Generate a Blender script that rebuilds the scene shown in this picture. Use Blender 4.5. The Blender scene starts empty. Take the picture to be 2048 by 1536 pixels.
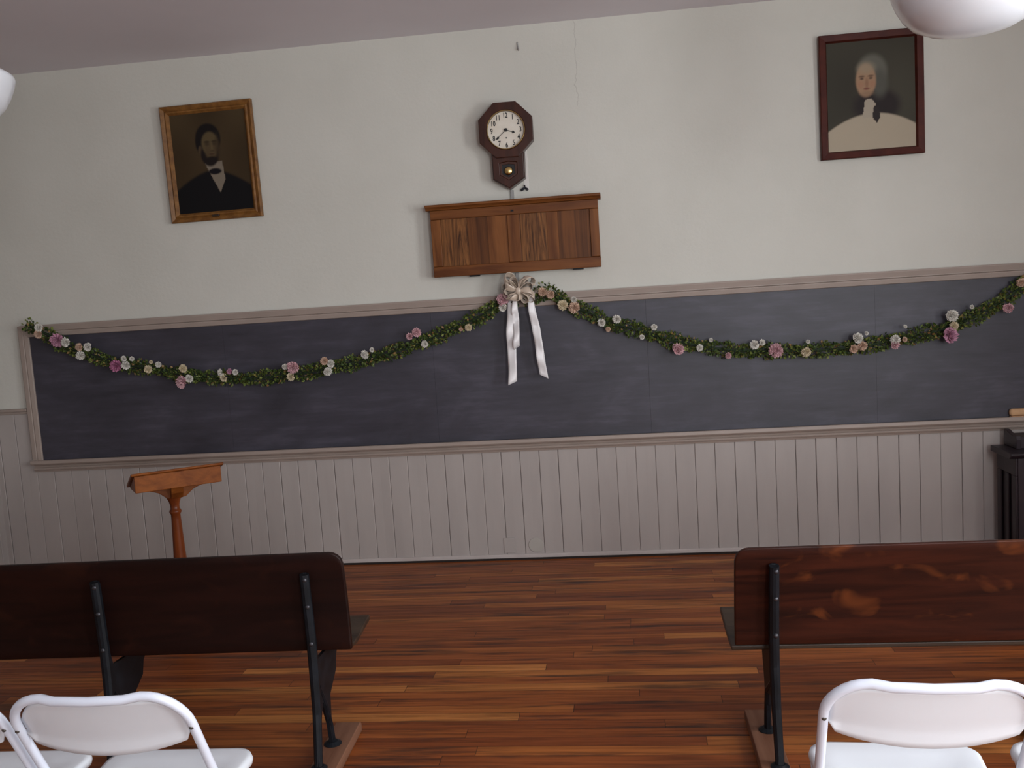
import bpy, bmesh, math, random
from mathutils import Vector, Matrix

# ---------------------------------------------------------------- camera
sc = bpy.context.scene
COL = sc.collection
CAM_POS = Vector((0.0, -5.4715, 1.62))
YAW, PITCH, ROLL, FPX = 0.1200, 0.10193, -0.06421, 1880.0
def camera():
    f = Vector((-math.sin(YAW)*math.cos(PITCH), math.cos(YAW)*math.cos(PITCH), -math.sin(PITCH)))
    r = Vector((math.cos(YAW), math.sin(YAW), 0.0))
    u = r.cross(f)
    c, s = math.cos(ROLL), math.sin(ROLL)
    r2 = c*r + s*u
    u2 = -s*r + c*u
    cd = bpy.data.cameras.new('camera')
    cd.sensor_width = 36.0
    cd.sensor_fit = 'HORIZONTAL'
    cd.lens = FPX/2048*36.0
    cd.clip_start = 0.05
    co = bpy.data.objects.new('camera', cd)
    COL.objects.link(co)
    m = Matrix((r2, u2, -f)).transposed().to_4x4()
    m.translation = CAM_POS
    co.matrix_world = m
    sc.camera = co
camera()

# ---------------------------------------------------------------- world, exposure
w = bpy.data.worlds.new('world')
sc.world = w
w.use_nodes = True
w.node_tree.nodes['Background'].inputs[0].default_value = (0.62, 0.72, 0.90, 1)
w.node_tree.nodes['Background'].inputs[1].default_value = 0.6
sc.view_settings.view_transform = 'Standard'
sc.view_settings.look = 'None'
sc.view_settings.gamma = 1.0
sc.view_settings.exposure = -0.10
sc.view_settings.use_curve_mapping = False

# room: x LX..RX, y BY..0, z 0..CZ
LX, RX, BY, CZ = -3.98, 2.86, -7.6, 3.09

# daylight in the window openings (side, centre y, strength)
def daylight(name, loc, rot, sx, sy, power, color):
    ld = bpy.data.lights.new(name, 'AREA')
    ld.shape = 'RECTANGLE'
    ld.size, ld.size_y = sx, sy
    ld.energy = power
    ld.color = color
    o = bpy.data.objects.new(name, ld)
    COL.objects.link(o)
    o.location = loc
    o.rotation_euler = rot
SKYC = (0.86, 0.93, 1.0)
WARM = (0.94, 0.975, 1.0)
RW = [(-3.4, 100), (-5.6, 105)]      # right wall windows
LW = [(-5.6, 1)]                   # left wall windows, unseen, turned down so that side stays dark
BW = [(-0.6, 14), (1.7, 140)]                  # rear wall windows
for y, p in RW:
    daylight('daylight_right', (RX+0.10, y, 1.75), (0, math.radians(90), 0), 1.8, 1.0, p, WARM)
for y, p in LW:
    daylight('daylight_left', (LX-0.10, y, 1.75), (0, math.radians(-90), 0), 1.8, 1.0, p, SKYC)
for x, p in BW:
    daylight('daylight_rear', (x, BY-0.10, 1.75), (math.radians(90), 0, 0), 1.0, 1.8, p, WARM)

# ---------------------------------------------------------------- helpers
random.seed(7)
def tag(o, label=None, cat=None, group=None, kind=None):
    if label: o['label'] = label
    if cat: o['category'] = cat
    if group: o['group'] = group
    if kind: o['kind'] = kind
    return o
def empty(name, loc=(0, 0, 0), rz=0.0):
    o = bpy.data.objects.new(name, None)
    o.empty_display_size = 0.05
    COL.objects.link(o)
    o.location = loc
    o.rotation_euler = (0, 0, rz)
    return o
def obj(name, bm, mats, parent=None, smooth=False, bevel=0.0, seg=2, angle=40):
    bmesh.ops.recalc_face_normals(bm, faces=bm.faces[:])
    me = bpy.data.meshes.new(name)
    bm.to_mesh(me)
    bm.free()
    if not isinstance(mats, (list, tuple)): mats = [mats]
    for m in mats: me.materials.append(m)
    if smooth:
        me.polygons.foreach_set('use_smooth', [True]*len(me.polygons))
    o = bpy.data.objects.new(name, me)
    COL.objects.link(o)
    if parent: o.parent = parent
    if bevel > 0:
        b = o.modifiers.new('bevel', 'BEVEL')
        b.width = bevel
        b.segments = seg
        b.limit_method = 'ANGLE'
        b.angle_limit = math.radians(angle)
    return o
def box(bm, x0, x1, y0, y1, z0, z1, M=None, mi=0):
    co = [(x, y, z) for x in (x0, x1) for y in (y0, y1) for z in (z0, z1)]
    v = [bm.verts.new((M @ Vector(c)) if M else c) for c in co]
    for f in ((0, 1, 3, 2), (4, 6, 7, 5), (0, 4, 5, 1), (2, 3, 7, 6), (0, 2, 6, 4), (1, 5, 7, 3)):
        bm.faces.new([v[i] for i in f]).material_index = mi
def prism(bm, poly, axis, a, b, mi=0):
    """extrude 2d polygon along axis from a to b. poly coords are the two other axes in xyz order"""
    def P(p, t):
        if axis == 'x': return (t, p[0], p[1])
        if axis == 'y': return (p[0], t, p[1])
        return (p[0], p[1], t)
    A = [bm.verts.new(P(p, a)) for p in poly]
    B = [bm.verts.new(P(p, b)) for p in poly]
    n = len(poly)
    fs = [bm.faces.new(A), bm.faces.new(B)]
    for i in range(n):
        fs.append(bm.faces.new((A[i], A[(i+1) % n], B[(i+1) % n], B[i])))
    for f in fs: f.material_index = mi
def lathe(bm, prof, c=(0, 0, 0), seg=32, mi=0):
    rings = []
    for r, z in prof:
        if r < 1e-6:
            rings.append([bm.verts.new((c[0], c[1], c[2]+z))])
        else:
            rings.append([bm.verts.new((c[0]+r*math.cos(2*math.pi*k/seg), c[1]+r*math.sin(2*math.pi*k/seg), c[2]+z)) for k in range(seg)])
    for a, b in zip(rings, rings[1:]):
        for k in range(seg):
            k2 = (k+1) % seg
            if len(a) == 1 and len(b) == 1: continue
            if len(a) == 1: f = bm.faces.new((a[0], b[k], b[k2]))
            elif len(b) == 1: f = bm.faces.new((a[k], a[k2], b[0]))
            else: f = bm.faces.new((a[k], a[k2], b[k2], b[k]))
            f.material_index = mi
def tube(bm, pts, rad, seg=10, mi=0, flat=1.0):
    pts = [Vector(p) for p in pts]
    rings = []
    up = None
    for i, p in enumerate(pts):
        t = (pts[min(i+1, len(pts)-1)]-pts[max(i-1, 0)]).normalized()
        if up is None:
            up = t.cross(Vector((0, 0, 1)))
            if up.length < 0.1: up = t.cross(Vector((1, 0, 0)))
        up = (up - t*up.dot(t)).normalized()
        v = t.cross(up)
        r = rad[i] if isinstance(rad, (list, tuple)) else rad
        rings.append([bm.verts.new(p+up*math.cos(2*math.pi*k/seg)*r+v*math.sin(2*math.pi*k/seg)*r*flat) for k in range(seg)])
    for a, b in zip(rings, rings[1:]):
        for k in range(seg):
            bm.faces.new((a[k], a[(k+1) % seg], b[(k+1) % seg], b[k])).material_index = mi
    bm.faces.new(rings[0]).material_index = mi
    bm.faces.new(rings[-1]).material_index = mi
def smoothpath(pts, n=6):
    P = [Vector(p) for p in pts]
    P = [P[0]*2-P[1]]+P+[P[-1]*2-P[-2]]
    out = []
    for i in range(1, len(P)-2):
        for k in range(n):
            t = k/n
            a, b, c, d = P[i-1:i+3]
            out.append(0.5*((2*b)+(c-a)*t+(2*a-5*b+4*c-d)*t*t+(3*b-a-3*c+d)*t**3))
    out.append(P[-2])
    return out

# ---------------------------------------------------------------- materials
def mat(name, col, rough=0.6, spec=0.4, metal=0.0):
    m = bpy.data.materials.new(name)
    m.use_nodes = True
    b = m.node_tree.nodes['Principled BSDF']
    b.inputs['Base Color'].default_value = (*col, 1)
    b.inputs['Roughness'].default_value = rough
    b.inputs['Specular IOR Level'].default_value = spec
    b.inputs['Metallic'].default_value = metal
    return m
def N(m, typ, **kw):
    n = m.node_tree.nodes.new(typ)
    for k, v in kw.items(): setattr(n, k, v)
    return n
def L(m, a, b): m.node_tree.links.new(a, b)
def ramp(m, fac, stops):
    r = N(m, 'ShaderNodeValToRGB')
    e = r.color_ramp.elements
    e[0].position, e[0].color = stops[0][0], (*stops[0][1], 1)
    e[1].position, e[1].color = stops[-1][0], (*stops[-1][1], 1)
    for p, c in stops[1:-1]:
        x = e.new(p)
        x.color = (*c, 1)
    L(m, fac, r.inputs[0])
    return r.outputs[0]
def coords(m, scale=(1, 1, 1), rot=(0, 0, 0)):
    g = N(m, 'ShaderNodeNewGeometry')
    mp = N(m, 'ShaderNodeMapping')
    mp.inputs['Scale'].default_value = scale
    mp.inputs['Rotation'].default_value = rot
    L(m, g.outputs['Position'], mp.inputs['Vector'])
    return mp.outputs[0]
def noise(m, vec, scale, detail=4, rough=0.55, dist=0.0):
    n = N(m, 'ShaderNodeTexNoise')
    n.inputs['Scale'].default_value = scale
    n.inputs['Detail'].default_value = detail
    n.inputs['Roughness'].default_value = rough
    n.inputs['Distortion'].default_value = dist
    L(m, vec, n.inputs['Vector'])
    return n.outputs['Fac']
def bump(m, h, strength=0.2, dist=0.01):
    b = N(m, 'ShaderNodeBump')
    b.inputs['Strength'].default_value = strength
    b.inputs['Distance'].default_value = dist
    L(m, h, b.inputs['Height'])
    L(m, b.outputs[0], m.node_tree.nodes['Principled BSDF'].inputs['Normal'])
def mottled(name, c0, c1, rough, scale=3.0, vs=(1, 1, 1), spec=0.3, bs=0.0, bscale=60, detail=4, lo=0.35, hi=0.65):
    m = mat(name, c0, rough, spec)
    v = coords(m, vs)
    c = ramp(m, noise(m, v, scale, detail), [(lo, c0), (hi, c1)])
    L(m, c, m.node_tree.nodes['Principled BSDF'].inputs['Base Color'])
    if bs > 0: bump(m, noise(m, coords(m), bscale, 3), bs, 0.004)
    return m
def mixc(m, fac, a, b, mode='MIX'):
    x = N(m, 'ShaderNodeMix', data_type='RGBA', blend_type=mode)
    for s, v in ((0, fac), (6, a), (7, b)):
        if isinstance(v, (int, float)): x.inputs[s].default_value = v
        elif isinstance(v, tuple): x.inputs[s].default_value = (*v, 1)
        else: L(m, v, x.inputs[s])
    return x.outputs[2]
def math_(m, op, a, b=0.0, c=None):
    n = N(m, 'ShaderNodeMath', operation=op)
    for i, v in enumerate((a, b) if c is None else (a, b, c)):
        if isinstance(v, (int, float)): n.inputs[i].default_value = v
        else: L(m, v, n.inputs[i])
    return n.outputs[0]
def wood(name, dark, light, rough=0.35, along='x', scale=1.0, spec=0.4, dist=0.6):
    m = mat(name, dark, rough, spec)
    s = {'x': (1.5, 22, 22), 'y': (22, 1.5, 22), 'z': (22, 22, 1.5)}[along]
    v = coords(m, tuple(k*scale for k in s))
    n1 = noise(m, v, 1.3, 6, 0.6, dist)
    n2 = noise(m, coords(m), 5*scale, 3)
    f = math_(m, 'ADD', math_(m, 'MULTIPLY', n1, 0.75), math_(m, 'MULTIPLY', n2, 0.25))
    L(m, ramp(m, f, [(0.36, dark), (0.62, light)]), m.node_tree.nodes['Principled BSDF'].inputs['Base Color'])
    return m

PLASTER = mottled('plaster', (0.60, 0.590, 0.535), (0.64, 0.630, 0.575), 0.85, 1.5, spec=0.15, bs=0.25, bscale=45)
CEIL = mottled('ceiling_paint', (0.74, 0.71, 0.755), (0.77, 0.74, 0.785), 0.8, 1.2, spec=0.2)
PLASTER2 = mottled('dim_bounce_wall', (0.26, 0.225, 0.20), (0.29, 0.25, 0.225), 0.85, 1.5, spec=0.15)  # darkened colour for unseen left and rear walls, to cut bounced light
TRIM = mottled('taupe_trim_paint', (0.335, 0.272, 0.236), (0.36, 0.292, 0.254), 0.45, 4, spec=0.4)
WAINS = mottled('wainscot_paint', (0.395, 0.355, 0.335), (0.425, 0.382, 0.36), 0.5, 2.5, (3, 3, 0.6), spec=0.35)
SEAM = mat('wainscot_gap', (0.31, 0.265, 0.25), 0.8)
BASEP = mottled('base_strip_paint', (0.47, 0.42, 0.40), (0.52, 0.47, 0.45), 0.5, 6)
GAP = mat('dark_gap', (0.02, 0.014, 0.012), 0.9)
IRON = mottled('black_cast_iron', (0.004, 0.005, 0.007), (0.008, 0.010, 0.014), 0.5, 20, spec=0.25)
BRASS = mat('brass', (0.75, 0.55, 0.22), 0.25, 0.5, 1.0)
WHITEP = mat('white_plastic', (0.73, 0.765, 0.815), 0.38, 0.5)
WHITEM = mat('white_enamel_tube', (0.72, 0.77, 0.88), 0.3, 0.5)
SCREW = mat('screw_steel', (0.12, 0.11, 0.10), 0.4, 0.5, 0.6)
BLACK = mat('black_paint', (0.012, 0.012, 0.014), 0.5)

def floor_mat():
    m = mat('strip_floor', (0.2, 0.06, 0.02), 0.3, 0.28)
    bs = m.node_tree.nodes['Principled BSDF']
    g = N(m, 'ShaderNodeNewGeometry')
    sp = N(m, 'ShaderNodeSeparateXYZ')
    L(m, g.outputs['Position'], sp.inputs[0])
    W = 0.066
    row = math_(m, 'FLOOR', math_(m, 'DIVIDE', sp.outputs[1], W))
    wn = N(m, 'ShaderNodeTexWhiteNoise', noise_dimensions='1D')
    L(m, row, wn.inputs['W'])
    off = math_(m, 'MULTIPLY', wn.outputs['Value'], 7.0)
    u = math_(m, 'DIVIDE', math_(m, 'ADD', sp.outputs[0], off), 1.35)
    cell = math_(m, 'FLOOR', u)
    wn2 = N(m, 'ShaderNodeTexWhiteNoise', noise_dimensions='2D')
    cb = N(m, 'ShaderNodeCombineXYZ')
    L(m, row, cb.inputs[0]); L(m, cell, cb.inputs[1])
    L(m, cb.outputs[0], wn2.inputs['Vector'])
    base = ramp(m, wn2.outputs['Value'], [(0.0, (0.170, 0.040, 0.0090)), (0.3, (0.235, 0.060, 0.0130)), (0.6, (0.290, 0.081, 0.0170)), (0.86, (0.350, 0.112, 0.024)), (1.0, (0.440, 0.165, 0.040))])
    # grain, shifted per board
    sh = N(m, 'ShaderNodeCombineXYZ')
    L(m, math_(m, 'MULTIPLY', sp.outputs[0], 1.4), sh.inputs[0])
    L(m, math_(m, 'MULTIPLY', sp.outputs[1], 34.0), sh.inputs[1])
    L(m, math_(m, 'MULTIPLY', wn2.outputs['Value'], 40.0), sh.inputs[2])
    gr = noise(m, sh.outputs[0], 1.5, 6, 0.62, 0.4)
    c1 = mixc(m, 1.0, base, ramp(m, gr, [(0.28, (0.42, 0.38, 0.36)), (0.5, (1, 1, 1)), (0.75, (1.45, 1.5, 1.6))]), 'MULTIPLY')
    # old dark stains following the boards
    sh2 = N(m, 'ShaderNodeCombineXYZ')
    L(m, math_(m, 'MULTIPLY', sp.outputs[0], 0.9), sh2.inputs[0])
    L(m, math_(m, 'MULTIPLY', sp.outputs[1], 9.0), sh2.inputs[1])
    L(m, math_(m, 'MULTIPLY', wn.outputs['Value'], 6.0), sh2.inputs[2])
    st = noise(m, sh2.outputs[0], 1.6, 4, 0.6)
    stf = ramp(m, st, [(0.54, (0, 0, 0)), (0.68, (0.85, 0.85, 0.85))])
    c2 = mixc(m, stf, c1, (0.030, 0.014, 0.010))
    # seams
    fy = math_(m, 'FRACT', math_(m, 'DIVIDE', sp.outputs[1], W))
    e1 = math_(m, 'LESS_THAN', fy, 0.035)
    fx = math_(m, 'FRACT', u)
    e2 = math_(m, 'LESS_THAN', fx, 0.002)
    e = math_(m, 'MAXIMUM', e1, e2)
    c3 = mixc(m, math_(m, 'MULTIPLY', e, 0.75), c2, (0.015, 0.006, 0.004))
    L(m, c3, bs.inputs['Base Color'])
    rr = ramp(m, gr, [(0.3, (0.48, 0.48, 0.48)), (0.7, (0.36, 0.36, 0.36))])
    L(m, rr, bs.inputs['Roughness'])
    hb = math_(m, 'ADD', math_(m, 'MULTIPLY', gr, 0.3), math_(m, 'MULTIPLY', e, -1.0))
    bump(m, hb, 0.25, 0.002)
    return m
FLOOR = floor_mat()

def slate_mat():
    m = mat('slate', (0.045, 0.045, 0.055), 0.5, 0.5)
    v = coords(m, (1, 1, 2.2))
    n1 = noise(m, v, 1.8, 5, 0.6, 0.5)
    n2 = noise(m, coords(m, (1.0, 1.0, 9)), 2.5, 4, 0.7)
    f = math_(m, 'ADD', math_(m, 'MULTIPLY', n1, 0.6), math_(m, 'MULTIPLY', n2, 0.4))
    L(m, ramp(m, f, [(0.36, (0.030, 0.028, 0.038)), (0.52, (0.048, 0.045, 0.061)), (0.68, (0.082, 0.077, 0.103))]), m.node_tree.nodes['Principled BSDF'].inputs['Base Color'])
    return m
SLATE = slate_mat()

# ---------------------------------------------------------------- room shell
def quad_obj(name, pts, m):
    bm = bmesh.new()
    bm.faces.new([bm.verts.new(p) for p in pts])
    o = obj(name, bm, m)
    return tag(o, kind='structure')
def structure(name, bm, m, **k): return tag(obj(name, bm, m, **k), kind='structure')

bm = bmesh.new(); box(bm, LX, RX, BY, 0.0, -0.05, 0.0); structure('floor', bm, FLOOR)
bm = bmesh.new(); box(bm, LX-0.1, RX+0.1, BY-0.1, 0.1, CZ, CZ+0.05); structure('ceiling', bm, CEIL)
def plaster_marks():
    # wall plaster with one hairline crack above the clock
    m = PLASTER.copy()
    m.name = 'plaster_back'
    b = m.node_tree.nodes['Principled BSDF']
    src = b.inputs['Base Color'].links[0].from_socket
    g = N(m, 'ShaderNodeNewGeometry')
    sp = N(m, 'ShaderNodeSeparateXYZ')
    L(m, g.outputs['Position'], sp.inputs[0])
    wob = noise(m, coords(m), 6.0, 4, 0.6)
    cx = math_(m, 'ADD', math_(m, 'MULTIPLY', math_(m, 'SUBTRACT', wob, 0.5), 0.10), -0.18)
    d = math_(m, 'ABSOLUTE', math_(m, 'SUBTRACT', sp.outputs[0], cx))
    f = math_(m, 'LESS_THAN', d, 0.002)
    f2 = math_(m, 'GREATER_THAN', sp.outputs[2], 2.62)
    ff = math_(m, 'MULTIPLY', math_(m, 'MULTIPLY', f, f2), 0.28)
    L(m, mixc(m, ff, src, (0.25, 0.23, 0.22)), b.inputs['Base Color'])
    return m
bm = bmesh.new(); box(bm, LX-0.1, RX+0.1, 0.0, 0.1, -0.05, CZ); structure('wall_back', bm, plaster_marks())
# side and rear walls with window openings
def holed_wall(name, fixed, a0, a1, holes, axis, wm=None):
    """axis 'x': wall plane at x=fixed running along y; 'y': plane at y=fixed running along x"""
    bm = bmesh.new()
    z0, z1 = 0.85, 2.65
    t = 0.12
    def bx(p0, p1, q0, q1):
        if axis == 'x':
            s = 1 if fixed > 0 else -1
            box(bm, min(fixed, fixed+s*t), max(fixed, fixed+s*t), p0, p1, q0, q1)
        else:
            box(bm, p0, p1, fixed-t, fixed, q0, q1)
    bx(a0, a1, -0.05, z0)
    bx(a0, a1, z1, CZ)
    e = a0
    for c in sorted(holes):
        bx(e, c-0.5, z0, z1)
        e = c+0.5
    bx(e, a1, z0, z1)
    structure(name, bm, wm or PLASTER)
    k = 0
    for c in sorted(holes):
        k += 1
        bm = bmesh.new()
        def fr(p0, p1, q0, q1):
            if axis == 'x':
                s = 1 if fixed > 0 else -1
                box(bm, min(fixed-s*0.02, fixed+s*0.05), max(fixed-s*0.02, fixed+s*0.05), p0, p1, q0, q1)
            else:
                box(bm, p0, p1, fixed-0.05, fixed+0.02, q0, q1)
        fr(c-0.6, c-0.5, z0-0.1, z1+0.1); fr(c+0.5, c+0.6, z0-0.1, z1+0.1)
        fr(c-0.5, c+0.5, z1, z1+0.1); fr(c-0.65, c+0.65, z0-0.1, z0)
        fr(c-0.5, c+0.5, 1.73, 1.77); fr(c-0.015, c+0.015, z0, z1)
        global WN
        WN += 1
        structure('window_%d' % WN, bm, TRIM)
WN = 0
holed_wall('wall_right', RX, BY, 0.0, [y for y, p in RW], 'x')
holed_wall('wall_left', LX, BY, 0.0, [y for y, p in LW], 'x', PLASTER2)
holed_wall('wall_rear', BY, LX-0.1, RX+0.1, [x for x, p in BW], 'y', PLASTER2)

# ---- wainscot boards on the back wall
def wainscot(name, x0, x1, z0, z1, axis='y', off=0.0):
    bm = bmesh.new()
    rnd = random.Random(11)
    x = x0
    ph = (-1.094 - x0) % 0.1135
    edges = [x0]
    e = x0+ph
    while e < x1:
        edges.append(e)
        e += 0.1135
    edges.append(x1)
    def P(a, d, z):
        return (a, -d, z) if axis == 'y' else (off+(d if off < 0 else -d), a, z)
    for a, b in zip(edges, edges[1:]):
        if b-a < 0.01: continue
        d0 = 0.012+rnd.uniform(0, 0.004)
        d1 = 0.012+rnd.uniform(0, 0.004)
        g = rnd.choice([0.0008, 0.0008, 0.0012, 0.002])
        prof = [(a+g, 0.004), (a+g, d0-0.002), (a+g+0.003, d0), ((a+b)/2, (d0+d1)/2+rnd.uniform(-0.0012, 0.0012)), (b-g-0.003, d1), (b-g, d1-0.002), (b-g, 0.004)]
        lo = [bm.verts.new(P(p[0], p[1], z0)) for p in prof]
        hi = [bm.verts.new(P(p[0], p[1], z1)) for p in prof]
        for i in range(len(prof)-1):
            bm.faces.new((lo[i], lo[i+1], hi[i+1], hi[i]))
        bm.faces.new(hi)
    v = [bm.verts.new(P(*c)) for c in ((x0, 0.004, z0), (x1, 0.004, z0), (x1, 0.004, z1), (x0, 0.004, z1))]
    bm.faces.new(v).material_index = 1
    me = bpy.data.meshes.new(name)
    bm.normal_update()
    bm.to_mesh(me)
    bm.free()
    me.materials.append(WAINS)
    me.materials.append(SEAM)
    o = bpy.data.objects.new(name, me)
    COL.objects.link(o)
    tag(o, kind='structure')
    return o
wainscot('trim_1', LX, RX, 0.03, 0.70)
wainscot('trim_2', LX, -3.718, 0.70, 1.045)
bm = bmesh.new(); box(bm, LX, -3.718, -0.035, 0, 1.045, 1.062); box(bm, LX, -3.718, -0.022, 0, 1.028, 1.045)
structure('trim_3', bm, TRIM, bevel=0.004)
wainscot('trim_4', BY, 0.0, 0.03, 1.045, 'x', LX)
bm = bmesh.new(); box(bm, LX, LX+0.035, BY, 0, 1.045, 1.062); structure('trim_5', bm, TRIM, bevel=0.004)
bm = bmesh.new(); box(bm, LX, RX, -0.024, 0, 0.010, 0.034); structure('baseboard_back', bm, BASEP, bevel=0.004)
bm = bmesh.new(); box(bm, LX, RX, -0.028, 0, 0.0, 0.010); structure('trim_6', bm, GAP)

# ---------------------------------------------------------------- chalkboard
BX0, BX1 = -3.65, 2.55
cb = empty('chalkboard', ((BX0+BX1)/2, 0, 0.735))
tag(cb, 'long dark slate chalkboard in a taupe painted wooden frame across the back wall', 'chalkboard')
def cobj(name, bm, m, **k):
    o = obj(name, bm, m, cb, **k)
    o.location = -cb.location
    return o
seams = [BX0, -2.397, -1.115, 0.140, 1.405, BX1]
for i, (a, b) in enumerate(zip(seams, seams[1:])):
    bm = bmesh.new()
    box(bm, a+0.0004, b-0.0004, -0.0162-0.0006*(i % 2), -0.002, 0.73, 1.505)
    cobj('slate_panel', bm, SLATE)
bm = bmesh.new()
prism(bm, [(0, 1.578), (-0.034, 1.578), (-0.036, 1.570), (-0.030, 1.545), (-0.030, 1.540), (-0.024, 1.538), (-0.030, 1.535), (-0.032, 1.528), (-0.028, 1.508), (-0.022, 1.505), (-0.002, 1.505)], 'x', -3.70, BX1+0.07)
cobj('top_frame', bm, TRIM)
for xa, xb in ((-3.716, BX0), (BX1, BX1+0.066)):
    bm = bmesh.new()
    prism(bm, [(xa, 0), (xa, -0.028), (xa+0.006, -0.034), (xa+0.03, -0.034), (xa+0.034, -0.028), (xa+0.040, -0.032), (xb-0.004, -0.028), (xb, -0.022), (xb, 0)], 'z', 0.72, 1.575)
    cobj('side_frame', bm, TRIM)
bm = bmesh.new()
prism(bm, [(-0.002, 0.728), (-0.058, 0.728), (-0.060, 0.736), (-0.066, 0.733), (-0.068, 0.716), (-0.062, 0.708), (-0.036, 0.706), (-0.028, 0.698), (-0.026, 0.688), (-0.034, 0.684), (-0.038, 0.677), (-0.034, 0.670), (-0.026, 0.667), (-0.022, 0.657), (-0.002, 0.655)], 'x', -3.708, BX1+0.08)
cobj('chalk_tray', bm, TRIM)

# eraser resting on the tray
er = empty('chalkboard_eraser', (2.19, -0.038, 0.7285))
tag(er, 'tan block eraser with rounded ends lying on the chalk tray above the dark cabinet', 'eraser')
TANF = mottled('tan_felt', (0.50, 0.30, 0.17), (0.60, 0.37, 0.22), 0.9, 30)
bm = bmesh.new(); box(bm, -0.082, 0.082, -0.0175, 0.0175, 0.0, 0.0095)
obj('felt_pad', bm, TANF, er, bevel=0.002, seg=2)
bm = bmesh.new(); box(bm, -0.088, 0.088, -0.0185, 0.0185, 0.0096, 0.050)
obj('wooden_back', bm, mottled('tan_wood', (0.52, 0.30, 0.16), (0.60, 0.37, 0.20), 0.6, 12), er, bevel=0.015, seg=5)

# ---------------------------------------------------------------- wood case above the chalkboard
OAKR = wood('oak_rail', (0.095, 0.028, 0.007), (0.200, 0.070, 0.018), 0.45, 'x', 0.8, 0.22)
OAKV = wood('oak_stile', (0.100, 0.031, 0.008), (0.22, 0.080, 0.022), 0.45, 'z', 0.8, 0.22)
OAKP = wood('oak_panel', (0.055, 0.018, 0.006), (0.165, 0.058, 0.016), 0.45, 'z', 0.6, 0.22, 1.2)
OAKF = wood('oak_panel_figured', (0.035, 0.012, 0.005), (0.26, 0.105, 0.032), 0.45, 'z', 0.8, 0.22, 4.0)
cs = empty('map_case', (-0.58, 0, 1.705))
tag(cs, 'shallow oak panelled wall case with a moulded top, hung between clock and ribbon bow', 'case')
def case(name, bm, m, **k):
    o = obj(name, bm, m, cs, **k)
    o.location = -cs.location
    return o
D0 = -0.088
bm = bmesh.new(); box(bm, -1.060, -0.100, -0.070, 0.0, 1.712, 2.085); case('case_body', bm, OAKP)
bm = bmesh.new(); box(bm, -1.061, -0.099, D0, -0.070, 2.034, 2.085); case('top_rail', bm, OAKR, bevel=0.003)
bm = bmesh.new(); box(bm, -1.062, -0.098, D0-0.002, 0.0, 1.706, 1.765); case('bottom_rail', bm, OAKR, bevel=0.004)
for xa, xb in ((-1.061, -1.004), (-0.618, -0.546), (-0.149, -0.099)):
    bm = bmesh.new(); box(bm, xa, xb, D0, -0.070, 1.766, 2.033); case('stile', bm, OAKV, bevel=0.003)
for xa, xb, m, d in ((-1.003, -0.85, OAKF, -0.076), (-0.849, -0.735, OAKP, -0.075), (-0.734, -0.619, OAKV, -0.0765), (-0.545, -0.395, OAKF, -0.077), (-0.394, -0.33, OAKV, -0.079), (-0.329, -0.150, OAKP, -0.075)):
    bm = bmesh.new(); box(bm, xa, xb, d, -0.0705, 1.7655, 2.0335); case('panel_board', bm, m)
bm = bmesh.new()
prism(bm, [(0, 2.086), (-0.094, 2.086), (-0.100, 2.094), (-0.108, 2.100), (-0.116, 2.103), (-0.116, 2.113), (-0.110, 2.117), (0, 2.117)], 'x', -1.084, -0.082)
case('top_moulding', bm, OAKR, bevel=0.002)
bm = bmesh.new()
for x, z in ((-0.585, 2.055),):
    box(bm, x-0.008, x+0.008, D0-0.004, D0, z-0.005, z+0.005)
case('catch', bm, IRON)
bm = bmesh.new(); box(bm, -0.86, -0.80, -0.06, -0.03, 1.698, 1.706); case('hinge', bm, IRON)
bm = bmesh.new(); box(bm, -0.26, -0.20, -0.06, -0.03, 1.698, 1.706); case('hinge', bm, IRON)

# grey raceway from clock down to the chalkboard frame
RCW = mat('grey_raceway', (0.33, 0.32, 0.31), 0.6)
for z0, z1, lab in ((2.119, 2.177, 'thin grey vertical cable strip between the clock tip and the oak case'), (1.580, 1.704, 'thin grey cable strip between the oak case and the chalkboard, behind the bow')):
    bm = bmesh.new(); box(bm, -0.597, -0.577, -0.012, 0.0, z0, z1)
    tag(obj('cable_raceway', bm, RCW, bevel=0.002), lab, 'raceway', 'grey cable strips below the clock')
# lighter vertical streak right of the clock
bm = bmesh.new(); box(bm, -0.515, -0.488, -0.003, 0.0, 2.17, 2.40)
tag(obj('wall_streak', bm, mat('pale_streak', (0.74, 0.71, 0.67), 0.7)), 'pale batten on the wall just right of the clock', 'streak')

# ---------------------------------------------------------------- clock
CX, CZc = -0.592, 2.505
clk = empty('wall_clock', (CX, 0, CZc))
tag(clk, 'dark wooden octagonal drop-case pendulum clock with a cream dial, hung above the oak case', 'clock')
CASEW = wood('clock_case_wood', (0.020, 0.006, 0.003), (0.060, 0.017, 0.009), 0.3, 'z', 0.9)
CASEW2 = wood('clock_inner_wood', (0.030, 0.010, 0.006), (0.075, 0.024, 0.013), 0.35, 'x', 0.9)
def ck(name, bm, m, **k): return obj(name, bm, m, clk, **k)
R8 = 0.153/math.cos(math.pi/8)
def octa(r): return [(r*math.cos(math.pi/8+k*math.pi/4), r*math.sin(math.pi/8+k*math.pi/4)) for k in range(8)]
def ringprism(bm, outer, inner, y0, y1):
    n = len(outer)
    V = [[bm.verts.new((p[0], y, p[1])) for p in ring] for ring, y in ((outer, y0), (outer, y1), (inner, y1), (inner, y0))]
    for a in range(4):
        A, B = V[a], V[(a+1) % 4]
        for i in range(n):
            bm.faces.new((A[i], A[(i+1) % n], B[(i+1) % n], B[i]))
bm = bmesh.new(); prism(bm, octa(R8*0.97), 'y', 0.0, -0.068); ck('octagon_case', bm, CASEW)
bm = bmesh.new()
NS = 64
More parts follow.
